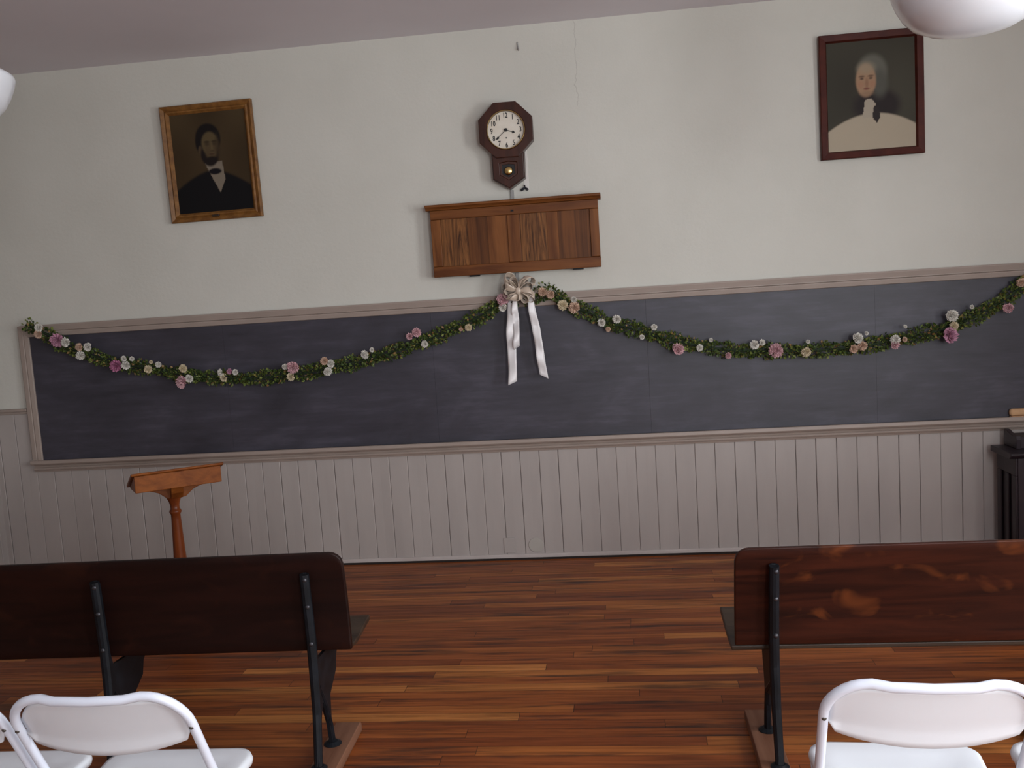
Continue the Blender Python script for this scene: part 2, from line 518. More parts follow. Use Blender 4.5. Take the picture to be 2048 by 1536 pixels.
def octr(a, r8):   # radius of octagon along angle a
    k = ((a+math.pi/8) % (math.pi/4))-math.pi/8
    return r8*math.cos(math.pi/8)/math.cos(k)
angs = [2*math.pi*k/NS for k in range(NS)]
ringprism(bm, [(octr(a, R8)*math.cos(a), octr(a, R8)*math.sin(a)) for a in angs], [(0.108*math.cos(a), 0.108*math.sin(a)) for a in angs], -0.068, -0.096)
ck('octagon_front', bm, CASEW, bevel=0.004, angle=50)
bm = bmesh.new()
ringprism(bm, [(0.1085*math.cos(a), 0.1085*math.sin(a)) for a in angs], [(0.1035*math.cos(a), 0.1035*math.sin(a)) for a in angs], -0.090, -0.101)
ck('brass_bezel', bm, mat('aged_brass', (0.30, 0.20, 0.08), 0.35, 0.5, 1.0), bevel=0.001)
bm = bmesh.new(); prism(bm, [(0.1034*math.cos(a), 0.1034*math.sin(a)) for a in angs], 'y', -0.069, -0.082)
DIALM = mottled('dial_cream', (0.72, 0.66, 0.56), (0.78, 0.73, 0.64), 0.5, 20)
dial = ck('dial', bm, DIALM)
def text_mesh(s, size, sx=1.0):
    cu = bpy.data.curves.new('numeral', 'FONT')
    cu.body = s
    cu.size = size
    cu.align_x = 'CENTER'
    cu.align_y = 'CENTER'
    cu.extrude = 0.0004
    cu.offset = 0.0007
    o = bpy.data.objects.new('numeral', cu)
    COL.objects.link(o)
    dg = bpy.context.evaluated_depsgraph_get()
    me = bpy.data.meshes.new_from_object(o.evaluated_get(dg))
    bpy.data.objects.remove(o)
    return me
for h in range(1, 13):
    a = math.pi/2-h*math.pi/6
    me = text_mesh(str(h), 0.040)
    me.materials.clear()
    me.materials.append(BLACK)
    t = bpy.data.objects.new('numeral', me)
    COL.objects.link(t)
    t.parent = dial
    t.location = (0.082*math.cos(a), -0.0826, 0.082*math.sin(a)-0.002)
    t.rotation_euler = (math.pi/2, 0, 0)
    t.scale = (0.72, 1.0, 1.0)
def hand(name, ang, ln, wd, y):
    bm = bmesh.new()
    d = Vector((math.sin(ang), 0, math.cos(ang)))
    n = Vector((d.z, 0, -d.x))
    def poly(pts):
        f = [bm.verts.new(d*a+n*b+Vector((0, y, 0))) for a, b in pts]
        g = [bm.verts.new(d*a+n*b+Vector((0, y-0.0012, 0))) for a, b in pts]
        bm.faces.new(f); bm.faces.new(g)
        for i in range(len(pts)): bm.faces.new((f[i], f[(i+1) % len(pts)], g[(i+1) % len(pts)], g[i]))
    poly([(-0.012, -wd*.4), (-0.012, wd*.4), (ln*0.70, wd*.3), (ln*0.74, wd*1.6), (ln*0.84, wd*1.2), (ln, 0), (ln*0.84, -wd*1.2), (ln*0.74, -wd*1.6), (ln*0.70, -wd*.3)])
    return ck(name, bm, BLACK)
hand('hour_hand', math.radians(109), 0.054, 0.005, -0.086)
hand('minute_hand', math.radians(228), 0.080, 0.0042, -0.0885)
bm = bmesh.new()
prism(bm, [(0.009*math.cos(a), 0.009*math.sin(a)) for a in angs[::4]], 'y', -0.082, -0.092); ck('hand_hub', bm, BLACK)
bm = bmesh.new(); prism(bm, [(0.004*math.cos(a), -0.044+0.004*math.sin(a)) for a in angs[::4]], 'y', -0.0815, -0.084); ck('winding_hole', bm, BLACK)
# drop case
zb = lambda z: z-CZc
dp = [(-0.093, zb(2.385)), (0.093, zb(2.385)), (0.091, zb(2.236)), (0.0, zb(2.178)), (-0.091, zb(2.236))]
bm = bmesh.new(); prism(bm, dp, 'y', 0.0, -0.070); ck('drop_case', bm, CASEW)
def hexpoly(c, r, sx): return [(c[0]+r*sx*math.cos(k*math.pi/3+math.pi/6), c[1]+r*math.sin(k*math.pi/3+math.pi/6)) for k in range(6)]
outer = [(0.088, zb(2.372)), (0.0, zb(2.372)), (-0.088, zb(2.372)), (-0.087, zb(2.238)), (0.0, zb(2.184)), (0.087, zb(2.238))]
inner = [(0.050, zb(2.325)), (0.0, zb(2.332)), (-0.050, zb(2.325)), (-0.050, zb(2.258)), (0.0, zb(2.228)), (0.050, zb(2.258))]
bm = bmesh.new(); ringprism(bm, outer, inner, -0.070, -0.082); ck('pendulum_door', bm, CASEW, bevel=0.003)
i2 = [(x*0.72, zb(2.281)+(z-zb(2.281))*0.72) for x, z in inner]
bm = bmesh.new(); ringprism(bm, [(x*0.99, z) for x, z in inner], i2, -0.0702, -0.076); ck('door_moulding', bm, CASEW2, bevel=0.002)
bm = bmesh.new(); prism(bm, i2, 'y', -0.0701, -0.0712); ck('door_recess', bm, BLACK)
bm = bmesh.new()
lathe(bm, [(0, 0.010), (0.012, 0.009), (0.020, 0.006), (0.0245, 0.001), (0.022, -0.003), (0, -0.004)], seg=28)
pb = ck('pendulum_bob', bm, BRASS, smooth=True)
pb.rotation_euler = (math.pi/2, 0, 0)
pb.location = (0.0, -0.0775, zb(2.279))
bm = bmesh.new(); box(bm, -0.070, 0.070, -0.0800, -0.0702, zb(2.374), zb(2.384)); ck('drop_moulding', bm, CASEW2, bevel=0.002)

# winding key on a nail and an old hook
bm = bmesh.new()
tube(bm, [(-0.512, 0, 2.197), (-0.512, -0.020, 2.197)], 0.0025, 6)
tube(bm, [(-0.512, -0.012, 2.200), (-0.509, -0.012, 2.180)], 0.004, 6)
tube(bm, smoothpath([(-0.511, -0.012, 2.184), (-0.524, -0.012, 2.172), (-0.532, -0.012, 2.170), (-0.528, -0.012, 2.179), (-0.512, -0.012, 2.184)], 3), 0.0042, 6)
tube(bm, smoothpath([(-0.511, -0.012, 2.184), (-0.500, -0.012, 2.170), (-0.493, -0.012, 2.174), (-0.500, -0.012, 2.181), (-0.511, -0.012, 2.184)], 3), 0.0035, 6)
tag(obj('winding_key', bm, mat('dark_key', (0.03, 0.03, 0.04), 0.4, 0.5, 0.6), smooth=True), 'small dark butterfly winding key on a nail just below and right of the clock', 'key')
bm = bmesh.new()
tube(bm, smoothpath([(-0.504, 0.0, 2.998), (-0.504, -0.006, 2.985), (-0.500, -0.008, 2.960), (-0.498, -0.018, 2.950), (-0.500, -0.024, 2.962)], 3), 0.004, 6)
tag(obj('wall_hook', bm, mat('painted_hook', (0.34, 0.33, 0.32), 0.6), smooth=True), 'small grey painted hook high on the wall above the clock', 'hook')

# cover on the wainscot and thin disc for a faded round spot near the floor
bm = bmesh.new(); box(bm, -0.768, -0.700, -0.020, -0.012, 0.042, 0.134)
tag(obj('cover_plate', bm, WAINS, bevel=0.002), 'small painted rectangular cover plate low on the wainscot', 'plate')
bm = bmesh.new(); prism(bm, [(-0.575+0.044*math.cos(a), 0.086+0.044*math.sin(a)) for a in angs[::2]], 'y', -0.014, -0.0185)
tag(obj('faded_spot', bm, mottled('faded_paint', (0.40, 0.375, 0.34), (0.43, 0.40, 0.365), 0.6, 10), bevel=0.001), 'pale round faded spot low on the wainscot right of the rectangular cover', 'plate')

# ---------------------------------------------------------------- portraits
def portrait_mat(name):
    m = mat(name, (0.5, 0.5, 0.5), 0.6, 0.15)
    a = N(m, 'ShaderNodeVertexColor')
    a.layer_name = 'paint'
    L(m, a.outputs[0], m.node_tree.nodes['Principled BSDF'].inputs['Base Color'])
    return m
def sst(a, b, x):
    t = max(0.0, min(1.0, (x-a)/(b-a)))
    return t*t*(3-2*t)
def ell(x, z, cx, cz, rx, rz, soft=0.15, rot=0.0):
    dx, dz = x-cx, z-cz
    c, s = math.cos(rot), math.sin(rot)
    dx, dz = dx*c+dz*s, -dx*s+dz*c
    d = math.sqrt((dx/rx)**2+(dz/rz)**2)
    return 1-sst(1-soft, 1+soft, d)
def mixv(a, b, t): return tuple(a[i]*(1-t)+b[i]*t for i in range(3))
def inpoly(x, z, poly):
    r = False
    n = len(poly)
    for i in range(n):
        x1, z1 = poly[i]; x2, z2 = poly[(i+1) % n]
        if (z1 > z) != (z2 > z) and x < (x2-x1)*(z-z1)/(z2-z1)+x1: r = not r
    return r
def paint_gentleman(u, v):      # u,v in 0..1 from lower left; dark sepia print
    n = 0.5+0.5*math.sin(u*7+1.3)*math.cos(v*6)
    c = mixv((0.046, 0.029, 0.014), (0.070, 0.047, 0.023), n*sst(0.0, 1.0, v))
    # coat
    sh = 0.42-abs(u-0.50)**1.6*0.55
    c = mixv(c, (0.0075, 0.007, 0.008), 1-sst(sh-0.02, sh+0.02, v))
    # shirt
    if inpoly(u, v, [(0.40, 0.52), (0.46, 0.40), (0.58, 0.19), (0.66, 0.32), (0.64, 0.50)]): c = (0.20, 0.165, 0.125)
    c = mixv(c, (0.0085, 0.0075, 0.010), ell(u, v, 0.535, 0.405, 0.085, 0.030, 0.2))
    # hair behind, ear, face, short beard
    c = mixv(c, (0.010, 0.008, 0.008), ell(u, v, 0.485, 0.735, 0.165, 0.150, 0.10))
    c = mixv(c, (0.010, 0.008, 0.008), ell(u, v, 0.37, 0.690, 0.055, 0.085, 0.25))
    c = mixv(c, (0.070, 0.046, 0.026), ell(u, v, 0.372, 0.625, 0.026, 0.045, 0.25))
    c = mixv(c, (0.014, 0.010, 0.009), ell(u, v, 0.49, 0.575, 0.118, 0.115, 0.12))
    c = mixv(c, (0.098, 0.070, 0.034), ell(u, v, 0.505, 0.685, 0.108, 0.115, 0.15))
    c = mixv(c, (0.085, 0.058, 0.030), ell(u, v, 0.510, 0.610, 0.078, 0.085, 0.25))
    c = mixv(c, (0.045, 0.030, 0.017), ell(u, v, 0.600, 0.64, 0.030, 0.12, 0.6)*0.7)
    for ex in (0.465, 0.560):
        c = mixv(c, (0.030, 0.020, 0.012), ell(u, v, ex, 0.702, 0.034, 0.011, 0.6)*0.85)
        c = mixv(c, (0.040, 0.027, 0.015), ell(u, v, ex, 0.680, 0.028, 0.016, 0.8)*0.7)
    c = mixv(c, (0.120, 0.088, 0.045), ell(u, v, 0.525, 0.645, 0.012, 0.045, 0.8)*0.7)
    c = mixv(c, (0.050, 0.033, 0.018), ell(u, v, 0.530, 0.610, 0.026, 0.009, 0.8)*0.7)
    c = mixv(c, (0.052, 0.027, 0.018), ell(u, v, 0.515, 0.578, 0.034, 0.008, 0.7)*0.8)
    c = mixv(c, (0.014, 0.010, 0.009), ell(u, v, 0.51, 0.523, 0.080, 0.032, 0.35))
    return c
def paint_lady(u, v):            # soft pale-haired sitter, cream coat, dark olive ground
    n = 0.5+0.5*math.sin(u*5+0.4)*math.cos(v*4+1)
    c = mixv((0.038, 0.034, 0.025), (0.058, 0.053, 0.038), n)
    # dark collar mass
    c = mixv(c, (0.024, 0.018, 0.018), ell(u, v, 0.56, 0.40, 0.26, 0.15, 0.25))
    # pale coat
    edge = 0.335-abs(u-0.52)**2*0.55
    c = mixv(c, (0.40, 0.34, 0.255), 1-sst(edge-0.012, edge+0.012, v))
    if inpoly(u, v, [(0.40, 0.30), (0.43, 0.46), (0.50, 0.47), (0.55, 0.42), (0.52, 0.30)]): c = (0.37, 0.32, 0.25)
    c = mixv(c, (0.028, 0.021, 0.020), 1.0 if inpoly(u, v, [(0.53, 0.40), (0.58, 0.38), (0.60, 0.30), (0.56, 0.24), (0.51, 0.30)]) else 0)
    # hair and head
    c = mixv(c, (0.120, 0.117, 0.095), ell(u, v, 0.515, 0.715, 0.165, 0.150, 0.22))
    c = mixv(c, (0.085, 0.083, 0.068), ell(u, v, 0.60, 0.60, 0.085, 0.12, 0.5))
    c = mixv(c, (0.33, 0.205, 0.125), ell(u, v, 0.445, 0.635, 0.112, 0.148, 0.14))
    c = mixv(c, (0.30, 0.24, 0.165), ell(u, v, 0.45, 0.745, 0.085, 0.050, 0.7)*0.8)
    for ex in (0.40, 0.50):
        c = mixv(c, (0.10, 0.060, 0.040), ell(u, v, ex, 0.672, 0.032, 0.010, 0.5)*0.8)
        c = mixv(c, (0.060, 0.040, 0.030), ell(u, v, ex, 0.652, 0.020, 0.009, 0.6)*0.9)
    c = mixv(c, (0.22, 0.115, 0.070), ell(u, v, 0.455, 0.61, 0.020, 0.045, 0.6)*0.7)
    for ex in (0.385, 0.515): c = mixv(c, (0.33, 0.155, 0.095), ell(u, v, ex, 0.600, 0.035, 0.030, 0.7)*0.5)
    c = mixv(c, (0.17, 0.060, 0.045), ell(u, v, 0.450, 0.560, 0.034, 0.011, 0.5)*0.9)
    c = mixv(c, (0.20, 0.125, 0.080), ell(u, v, 0.455, 0.515, 0.07, 0.02, 0.7)*0.5)
    return c
def frame_ring(bm, w, h, prof):
    """prof: list of (inset, depth) from the outer back edge round to the inner back edge"""
    rings = []
    for ins, d in prof:
        x, z = w/2-ins, h/2-ins
        rings.append([bm.verts.new(p) for p in ((-x, -d, -z), (x, -d, -z), (x, -d, z), (-x, -d, z))])
    for A, B in zip(rings, rings[1:]):
        for i in range(4):
            bm.faces.new((A[i], A[(i+1) % 4], B[(i+1) % 4], B[i]))
def portrait(cx, cz, w, h, fw, prof, fm, painter, label, lean, rot=0.0):
    t = empty('framed_portrait', (cx, -0.006, cz-h/2))
    t.rotation_euler = (lean, rot, 0)
    tag(t, label, 'picture')
    bm = bmesh.new(); frame_ring(bm, w, h, prof)
    f = obj('frame', bm, fm, t); f.location = (0, 0, h/2)
    iw, ih = w-2*fw+0.006, h-2*fw+0.006
    bm = bmesh.new(); NX, NZ = 110, 136
    lay = bm.verts.layers.float_color.new('paint')
    g = []
    for j in range(NZ+1):
        r = []
        for i in range(NX+1):
            u, v = i/NX, j/NZ
            q = bm.verts.new(((u-0.5)*iw, -0.012, (v-0.5)*ih+h/2))
            q[lay] = (*painter(u, v), 1)
            r.append(q)
        g.append(r)
    for j in range(NZ):
        for i in range(NX):
            bm.faces.new((g[j][i], g[j][i+1], g[j+1][i+1], g[j+1][i]))
    obj('picture_print', bm, portrait_mat('print_'+painter.__name__), t)
    bm = bmesh.new(); box(bm, -w/2+0.01, w/2-0.01, -0.010, 0.0, 0.01, h-0.01)
    obj('backing_board', bm, mat('brown_board', (0.12, 0.08, 0.05), 0.9), t)
    return t
GILT = mottled('dull_gilt', (0.15, 0.062, 0.016), (0.25, 0.115, 0.030), 0.4, 25, spec=0.3)
MAHO = mottled('red_mahogany', (0.050, 0.010, 0.007), (0.080, 0.017, 0.010), 0.5, 12, spec=0.15)
p1 = portrait(-2.361, 2.474, 0.565, 0.680, 0.050, [(0, 0), (0, 0.026), (0.006, 0.032), (0.018, 0.026), (0.026, 0.020), (0.034, 0.028), (0.040, 0.026), (0.052, 0.012)], GILT, paint_gentleman,
         'gilt-framed dark sepia portrait of a man in black coat and bow tie', 0.012, -0.010)
bm = bmesh.new(); box(bm, -0.022, 0.022, -0.036, -0.024, 0.020, 0.032)
obj('name_plate', bm, mat('dark_plate', (0.03, 0.02, 0.015), 0.4), p1, bevel=0.002)
portrait(1.411, 2.5375, 0.545, 0.662, 0.040, [(0, 0), (0, 0.030), (0.004, 0.034), (0.034, 0.030), (0.042, 0.012)], MAHO, paint_lady,
         'red-brown framed portrait of a pale-haired sitter in cream, high at right', 0.012, 0.0)

# ---------------------------------------------------------------- garlands and bow
def leafmat():
    m = mat('boxwood_leaf', (0.05, 0.08, 0.02), 0.5, 0.4)
    g = N(m, 'ShaderNodeNewGeometry')
    c = ramp(m, g.outputs['Random Per Island'], [(0.0, (0.020, 0.040, 0.012)), (0.35, (0.052, 0.085, 0.018)), (0.65, (0.105, 0.145, 0.026)), (0.90, (0.20, 0.23, 0.055)), (0.945, (0.22, 0.12, 0.040)), (1.0, (0.30, 0.20, 0.08))])
    L(m, c, m.node_tree.nodes['Principled BSDF'].inputs['Base Color'])
    return m
LEAF = leafmat()
STEM = mat('garland_wire', (0.02, 0.035, 0.015), 0.8)
FC = {'w': ('white_petals', (0.80, 0.76, 0.70)), 'c': ('cream_petals', (0.74, 0.64, 0.46)), 'p': ('peach_petals', (0.70, 0.50, 0.38)),
      'k': ('pink_petals', (0.70, 0.44, 0.47)), 'm': ('mauve_petals', (0.58, 0.30, 0.41)), 'd': ('rose_petals', (0.50, 0.19, 0.32))}
FM = {}
for k, (n, c) in FC.items():
    m = mat(n, c, 0.75, 0.2)
    g = N(m, 'ShaderNodeNewGeometry')
    L(m, ramp(m, g.outputs['Random Per Island'], [(0.0, tuple(x*0.85 for x in c)), (1.0, tuple(min(0.85, x*1.08) for x in c))]), m.node_tree.nodes['Principled BSDF'].inputs['Base Color'])
    FM[k] = m
def flower(r, seed):
    """ruffled carnation facing -y: overlapping cupped petals with frilled rims"""
    rnd = random.Random(seed)
    bm = bmesh.new()
    for lay, (np_, tilt, rr) in enumerate(((7, 0.15, 1.0), (7, 0.5, 0.92), (6, 0.85, 0.80), (5, 1.15, 0.62), (4, 1.4, 0.45))):
        for k in range(np_):
            a0 = 2*math.pi*(k+rnd.random()*0.8)/np_+lay
            wd = math.pi/np_*1.45
            rows = []
            for j in range(4):
                t = j/3
                row = []
                for i in range(6):
                    s = i/5*2-1
                    a = a0+s*wd*(0.35+0.65*t)
                    rad = r*rr*t*(1-0.12*s*s)*(1+(0.10*math.cos(i*math.pi)+rnd.uniform(-.05, .05))*(t == 1))
                    tl = tilt*(0.5+0.5*t)+0.16*math.cos(i*math.pi)*(t > 0.5)+rnd.uniform(-.16, .16)
                    rho = rad*math.cos(tl*0.8)
                    h = rad*math.sin(tl)+r*0.08*lay
                    row.append(bm.verts.new((rho*math.cos(a), -h-0.002, rho*math.sin(a))))
                rows.append(row)
            for A, B in zip(rows, rows[1:]):
                for i in range(5):
                    bm.faces.new((A[i], A[i+1], B[i+1], B[i]))
    return bm
LABEL = {'k': 'pink carnation', 'm': 'mauve carnation', 'd': 'deep rose carnation', 'w': 'white carnation', 'c': 'cream carnation', 'p': 'pale peach carnation'}
def garland(name_label, path, flowers, seed):
    rnd = random.Random(seed)
    P = smoothpath([(x, -0.058, z) for x, z in path], 6)
    root = empty('flower_garland', (P[0].x, -0.058, P[0].z))
    tag(root, name_label, 'garland', 'flower garlands swagged over the chalkboard')
    off = Vector(root.location)
    bm = bmesh.new()
    tube(bm, [p-off for p in P[::2]], 0.008, 6)
    obj('stem', bm, STEM, root)
    # leaves
    bm = bmesh.new()
    lens = [0]
    for a, b in zip(P, P[1:]): lens.append(lens[-1]+(b-a).length)
    tot = lens[-1]
    n = int(tot*1500)
    idx = 0
    for q in range(n):
        s = tot*(q+rnd.random())/n
        while idx < len(P)-2 and lens[idx+1] < s: idx += 1
        t = (s-lens[idx])/max(1e-6, lens[idx+1]-lens[idx])
        c = P[idx].lerp(P[idx+1], t)
        tan = (P[idx+1]-P[idx]).normalized()
        nz = 1+0.22*math.sin(s*23+seed)+0.15*math.sin(s*57)
        ang = rnd.uniform(0, 2*math.pi)
        e1 = Vector((-tan.z, 0, tan.x)); e2 = Vector((0, -1, 0))
        rd = e1*math.cos(ang)+e2*math.sin(ang)
        rad = 0.036*nz*math.sqrt(rnd.uniform(0.12, 1.0))
        pos = c+rd*rad
        ymax = -0.040 if pos.z > 1.49 else -0.022
        if pos.y > ymax: pos.y = ymax-rnd.random()*0.006
        d = (rd*0.7+tan*rnd.uniform(-1, 1)+Vector((rnd.uniform(-.5, .5), rnd.uniform(-.5, .2), rnd.uniform(-.5, .5)))).normalized()
        if d.y > 0: d.y = 0.0
        d.normalize()
        sd = d.cross(Vector((rnd.uniform(-1, 1), rnd.uniform(-1, 1), rnd.uniform(-1, 1)))).normalized()
        up = d.cross(sd)
        ln = rnd.uniform(0.013, 0.023); wd = ln*0.40
        o = pos-off
        a = bm.verts.new(o); b1 = bm.verts.new(o+d*ln*0.5+sd*wd+up*0.002); b2 = bm.verts.new(o+d*ln*0.5-sd*wd+up*0.002); e = bm.verts.new(o+d*ln)
        bm.faces.new((a, b1, e)); bm.faces.new((a, e, b2))
    fo = obj('leaves', bm, LEAF, root)
    for i, (x, z, r, c) in enumerate(flowers):
        bm = flower(r*1.12, seed*100+i)
        f = obj('carnation', bm, FM[c], root, smooth=False)
        f.location = Vector((x, -0.094, z))-off
        f.rotation_euler = (rnd.uniform(-.5, .5), rnd.uniform(0, 6), rnd.uniform(-.5, .5))
        f['label'] = LABEL[c]
    return root
GL = [(-3.634, 1.583), (-3.562, 1.548), (-3.485, 1.506), (-3.41, 1.447), (-3.332, 1.412), (-3.176, 1.351), (-3.05, 1.31), (-2.861, 1.272), (-2.642, 1.221), (-2.454, 1.196), (-2.235, 1.178), (-2.047, 1.183), (-1.878, 1.195), (-1.735, 1.215), (-1.604, 1.234), (-1.471, 1.26), (-1.364, 1.283), (-1.256, 1.31), (-1.149, 1.339), (-1.057, 1.372), (-0.905, 1.43), (-0.784, 1.478), (-0.683, 1.544), (-0.589, 1.547)]
GR = [(-0.547, 1.53), (-0.472, 1.563), (-0.427, 1.589), (-0.357, 1.556), (-0.289, 1.494), (-0.163, 1.441), (-0.067, 1.378), (0.04, 1.351), (0.157, 1.308), (0.295, 1.26), (0.434, 1.223), (0.599, 1.191), (0.765, 1.176), (0.956, 1.166), (1.201, 1.163), (1.363, 1.176), (1.524, 1.203), (1.683, 1.227), (1.789, 1.249), (1.92, 1.301), (2.051, 1.37), (2.142, 1.432), (2.232, 1.502), (2.335, 1.568)]
FLW = [(-3.524, 1.562, 0.025, 'w'), (-3.532, 1.523, 0.025, 'p'), (-3.416, 1.48, 0.039, 'm'), (-3.359, 1.464, 0.028, 'w'), (-3.276, 1.429, 0.023, 'p'), (-3.221, 1.426, 0.025, 'w'), (-3.279, 1.377, 0.025, 'w'), (-3.057, 1.301, 0.034, 'd'), (-3.001, 1.343, 0.017, 'w'), (-2.953, 1.341, 0.014, 'w'), (-2.993, 1.303, 0.025, 'w'), (-2.858, 1.269, 0.023, 'c'), (-2.788, 1.295, 0.017, 'w'), (-2.831, 1.313, 0.011, 'c'), (-2.636, 1.263, 0.023, 'c'), (-2.598, 1.203, 0.023, 'w'), (-2.641, 1.181, 0.037, 'k'), (-2.393, 1.226, 0.023, 'w'), (-2.378, 1.195, 0.023, 'c'), (-2.34, 1.229, 0.017, 'm'), (-2.306, 1.224, 0.017, 'w'), (-2.0, 1.241, 0.017, 'w'), (-1.948, 1.235, 0.034, 'k'), (-1.965, 1.179, 0.023, 'c'), (-1.752, 1.26, 0.023, 'p'), (-1.711, 1.243, 0.023, 'w'), (-1.742, 1.2, 0.025, 'w'), (-1.5, 1.287, 0.025, 'w'), (-1.459, 1.309, 0.014, 'w'), (-1.229, 1.375, 0.02, 'k'), (-1.189, 1.396, 0.025, 'k'), (-1.144, 1.326, 0.02, 'w'), (-0.881, 1.407, 0.02, 'c'), (-0.926, 1.398, 0.011, 'p'), (-0.673, 1.553, 0.034, 'k'), (-0.67, 1.51, 0.023, 'w')]
FRW = [(-0.44, 1.584, 0.025, 'p'), (-0.395, 1.567, 0.023, 'p'), (-0.33, 1.503, 0.028, 'c'), (-0.26, 1.53, 0.017, 'w'), (-0.263, 1.482, 0.031, 'p'), (-0.111, 1.393, 0.023, 'w'), (-0.079, 1.349, 0.014, 'p'), (-0.025, 1.405, 0.023, 'w'), (0.11, 1.295, 0.014, 'w'), (0.18, 1.348, 0.017, 'w'), (0.305, 1.213, 0.034, 'k'), (0.425, 1.217, 0.02, 'w'), (0.494, 1.256, 0.011, 'w'), (0.584, 1.163, 0.017, 'k'), (0.734, 1.217, 0.025, 'w'), (0.77, 1.226, 0.017, 'w'), (0.845, 1.177, 0.037, 'k'), (1.011, 1.159, 0.025, 'c'), (1.023, 1.217, 0.011, 'w'), (1.287, 1.219, 0.028, 'w'), (1.264, 1.164, 0.023, 'p'), (1.312, 1.178, 0.025, 'p'), (1.335, 1.244, 0.011, 'w'), (1.489, 1.199, 0.025, 'w'), (1.485, 1.174, 0.023, 'k'), (1.536, 1.199, 0.014, 'p'), (1.54, 1.268, 0.011, 'w'), (1.788, 1.316, 0.031, 'w'), (1.797, 1.258, 0.023, 'c'), (1.768, 1.21, 0.042, 'm'), (2.081, 1.339, 0.025, 'k'), (1.892, 1.356, 0.011, 'w'), (2.146, 1.472, 0.023, 'p')]
garland('leaf garland with carnations swagged from the left end to the bow', GL, FLW, 3)
garland('leaf garland with carnations swagged from the ribbon bow to the right edge', GR, FRW, 5)

SATIN = mat('cream_satin', (0.60, 0.49, 0.39), 0.25, 0.8)
SATIN_LIT = mat('satin_lit', (0.86, 0.84, 0.85), 0.33, 0.6)  # cream satin coloured whiter for the light the tails reflect
for m in (SATIN, SATIN_LIT):
    b = m.node_tree.nodes['Principled BSDF']
    b.inputs['Sheen Weight'].default_value = 0.3
bow = empty('ribbon_bow', (-0.572, -0.10, 1.60))
tag(bow, 'cream satin ribbon bow with long hanging tails, just below the oak case', 'bow')
def ribbon(name, pts, widths, side, m, curl=0.0):
    """strip along pts, width vector 'side' (per point list or single)"""
    bm = bmesh.new()
    K = 5
    rows = []
    for i, p in enumerate(pts):
        p = Vector(p)
        sd = Vector(side[i] if isinstance(side, list) else side).normalized()
        t = (Vector(pts[min(i+1, len(pts)-1)])-Vector(pts[max(i-1, 0)])).normalized()
        nn = t.cross(sd)
        if nn.length > 1e-4: nn.normalize()
        w_ = widths[i] if isinstance(widths, list) else widths
        rows.append([bm.verts.new(p+sd*w_*(k/(K-1)-0.5)+nn*curl*(4*(k/(K-1)-0.5)**2)) for k in range(K)])
    for A, B in zip(rows, rows[1:]):
        for k in range(K-1): bm.faces.new((A[k], A[k+1], B[k+1], B[k]))
    o = obj(name, bm, m, bow, smooth=True)
    s = o.modifiers.new('thick', 'SOLIDIFY')
    s.thickness = 0.0008
    return o
rb = random.Random(4)
def loop(ang, ln, wd, depth, tw):
    d = Vector((math.cos(ang), 0, math.sin(ang)))
    n = Vector((-d.z, 0, d.x))
    pts = []
    sides = []
    ws = []
    for k in range(15):
        t = k/14*2*math.pi
        a = ln*(1-math.cos(t))/2
        b = 0.42*ln*math.sin(t)*(0.35+0.65*(1-math.cos(t))/2)
        pts.append(d*a + n*b*math.cos(tw) + Vector((0, -1, 0))*(abs(b*math.sin(tw))*(1 if b > 0 else -1)+depth))
        sides.append((n*(-math.sin(tw))*0.9+Vector((0, -1, 0))*math.cos(tw)+d*0.25).normalized())
        ws.append(wd*(0.35+0.65*min(1, a/ln*1.8)))
    pts = [(p.x, min(p.y, 0.055), p.z) for p in pts]
    ribbon('bow_loop', pts, ws, sides, SATIN, 0.003)
for ang, ln, dep, tw in ((168, 0.098, 0.0, 0.3), (128, 0.118, 0.015, 0.8), (205, 0.090, 0.01, 0.6), (148, 0.085, 0.04, 1.0), (185, 0.075, 0.045, 0.25), (118, 0.082, 0.045, 0.4), (228, 0.070, 0.03, 0.9),
                         (8, 0.105, 0.0, 0.4), (42, 0.110, 0.012, 0.7), (-28, 0.100, 0.01, 0.8), (22, 0.085, 0.045, 0.2), (-8, 0.080, 0.04, 1.0), (58, 0.078, 0.03, 0.5), (-50, 0.082, 0.035, 0.3), (-88, 0.055, 0.03, 0.6)):
    loop(math.radians(ang), ln, 0.050, dep, tw)
bm = bmesh.new(); lathe(bm, [(0, -0.016), (0.012, -0.012), (0.017, 0), (0.012, 0.012), (0, 0.016)], seg=14)
kn = obj('knot', bm, SATIN, bow, smooth=True); kn.location = (0, -0.055, 0.0); kn.scale = (1.0, 0.7, 1.3)
def tail(name, x0, x1, ztop, zl, zr, wv, w0, ph, label=None):
    bm = bmesh.new()
    n = 26
    rows = []
    for i in range(n+1):
        t = i/n
        row = []
        for k in range(5):
            s = k/4
            zbt = zl+(zr-zl)*s
            z = ztop+(zbt-ztop)*t
            xc = x0+(x1-x0)*t+0.002*math.sin(t*9+ph)
            fold = 0.012*math.sin(t*11+ph+s*1.2)+0.007*math.sin(t*23+ph*2-s)
            wl = w0+(wv-w0)*min(1, t*2.5)
            row.append(bm.verts.new((xc+(s-0.5)*wl, fold, z)))
        rows.append(row)
    for A, B in zip(rows, rows[1:]):
        for k in range(4): bm.faces.new((A[k], A[k+1], B[k+1], B[k]))
    o = obj(name, bm, SATIN_LIT, bow, smooth=True)
    s = o.modifiers.new('thick', 'SOLIDIFY'); s.thickness = 0.0008
    o.location = Vector((0.572, 0, -1.60))
    if label: o['label'] = label
    return o
tail('bow_tail', -0.625, -0.643, 1.60, 1.062, 1.082, 0.050, 0.030, 0.3, 'longest left tail')
t2 = tail('bow_tail', -0.598, -0.604, 1.60, 1.262, 1.285, 0.036, 0.024, 1.7, 'short tail behind the left one')
t2.location.y = -0.014
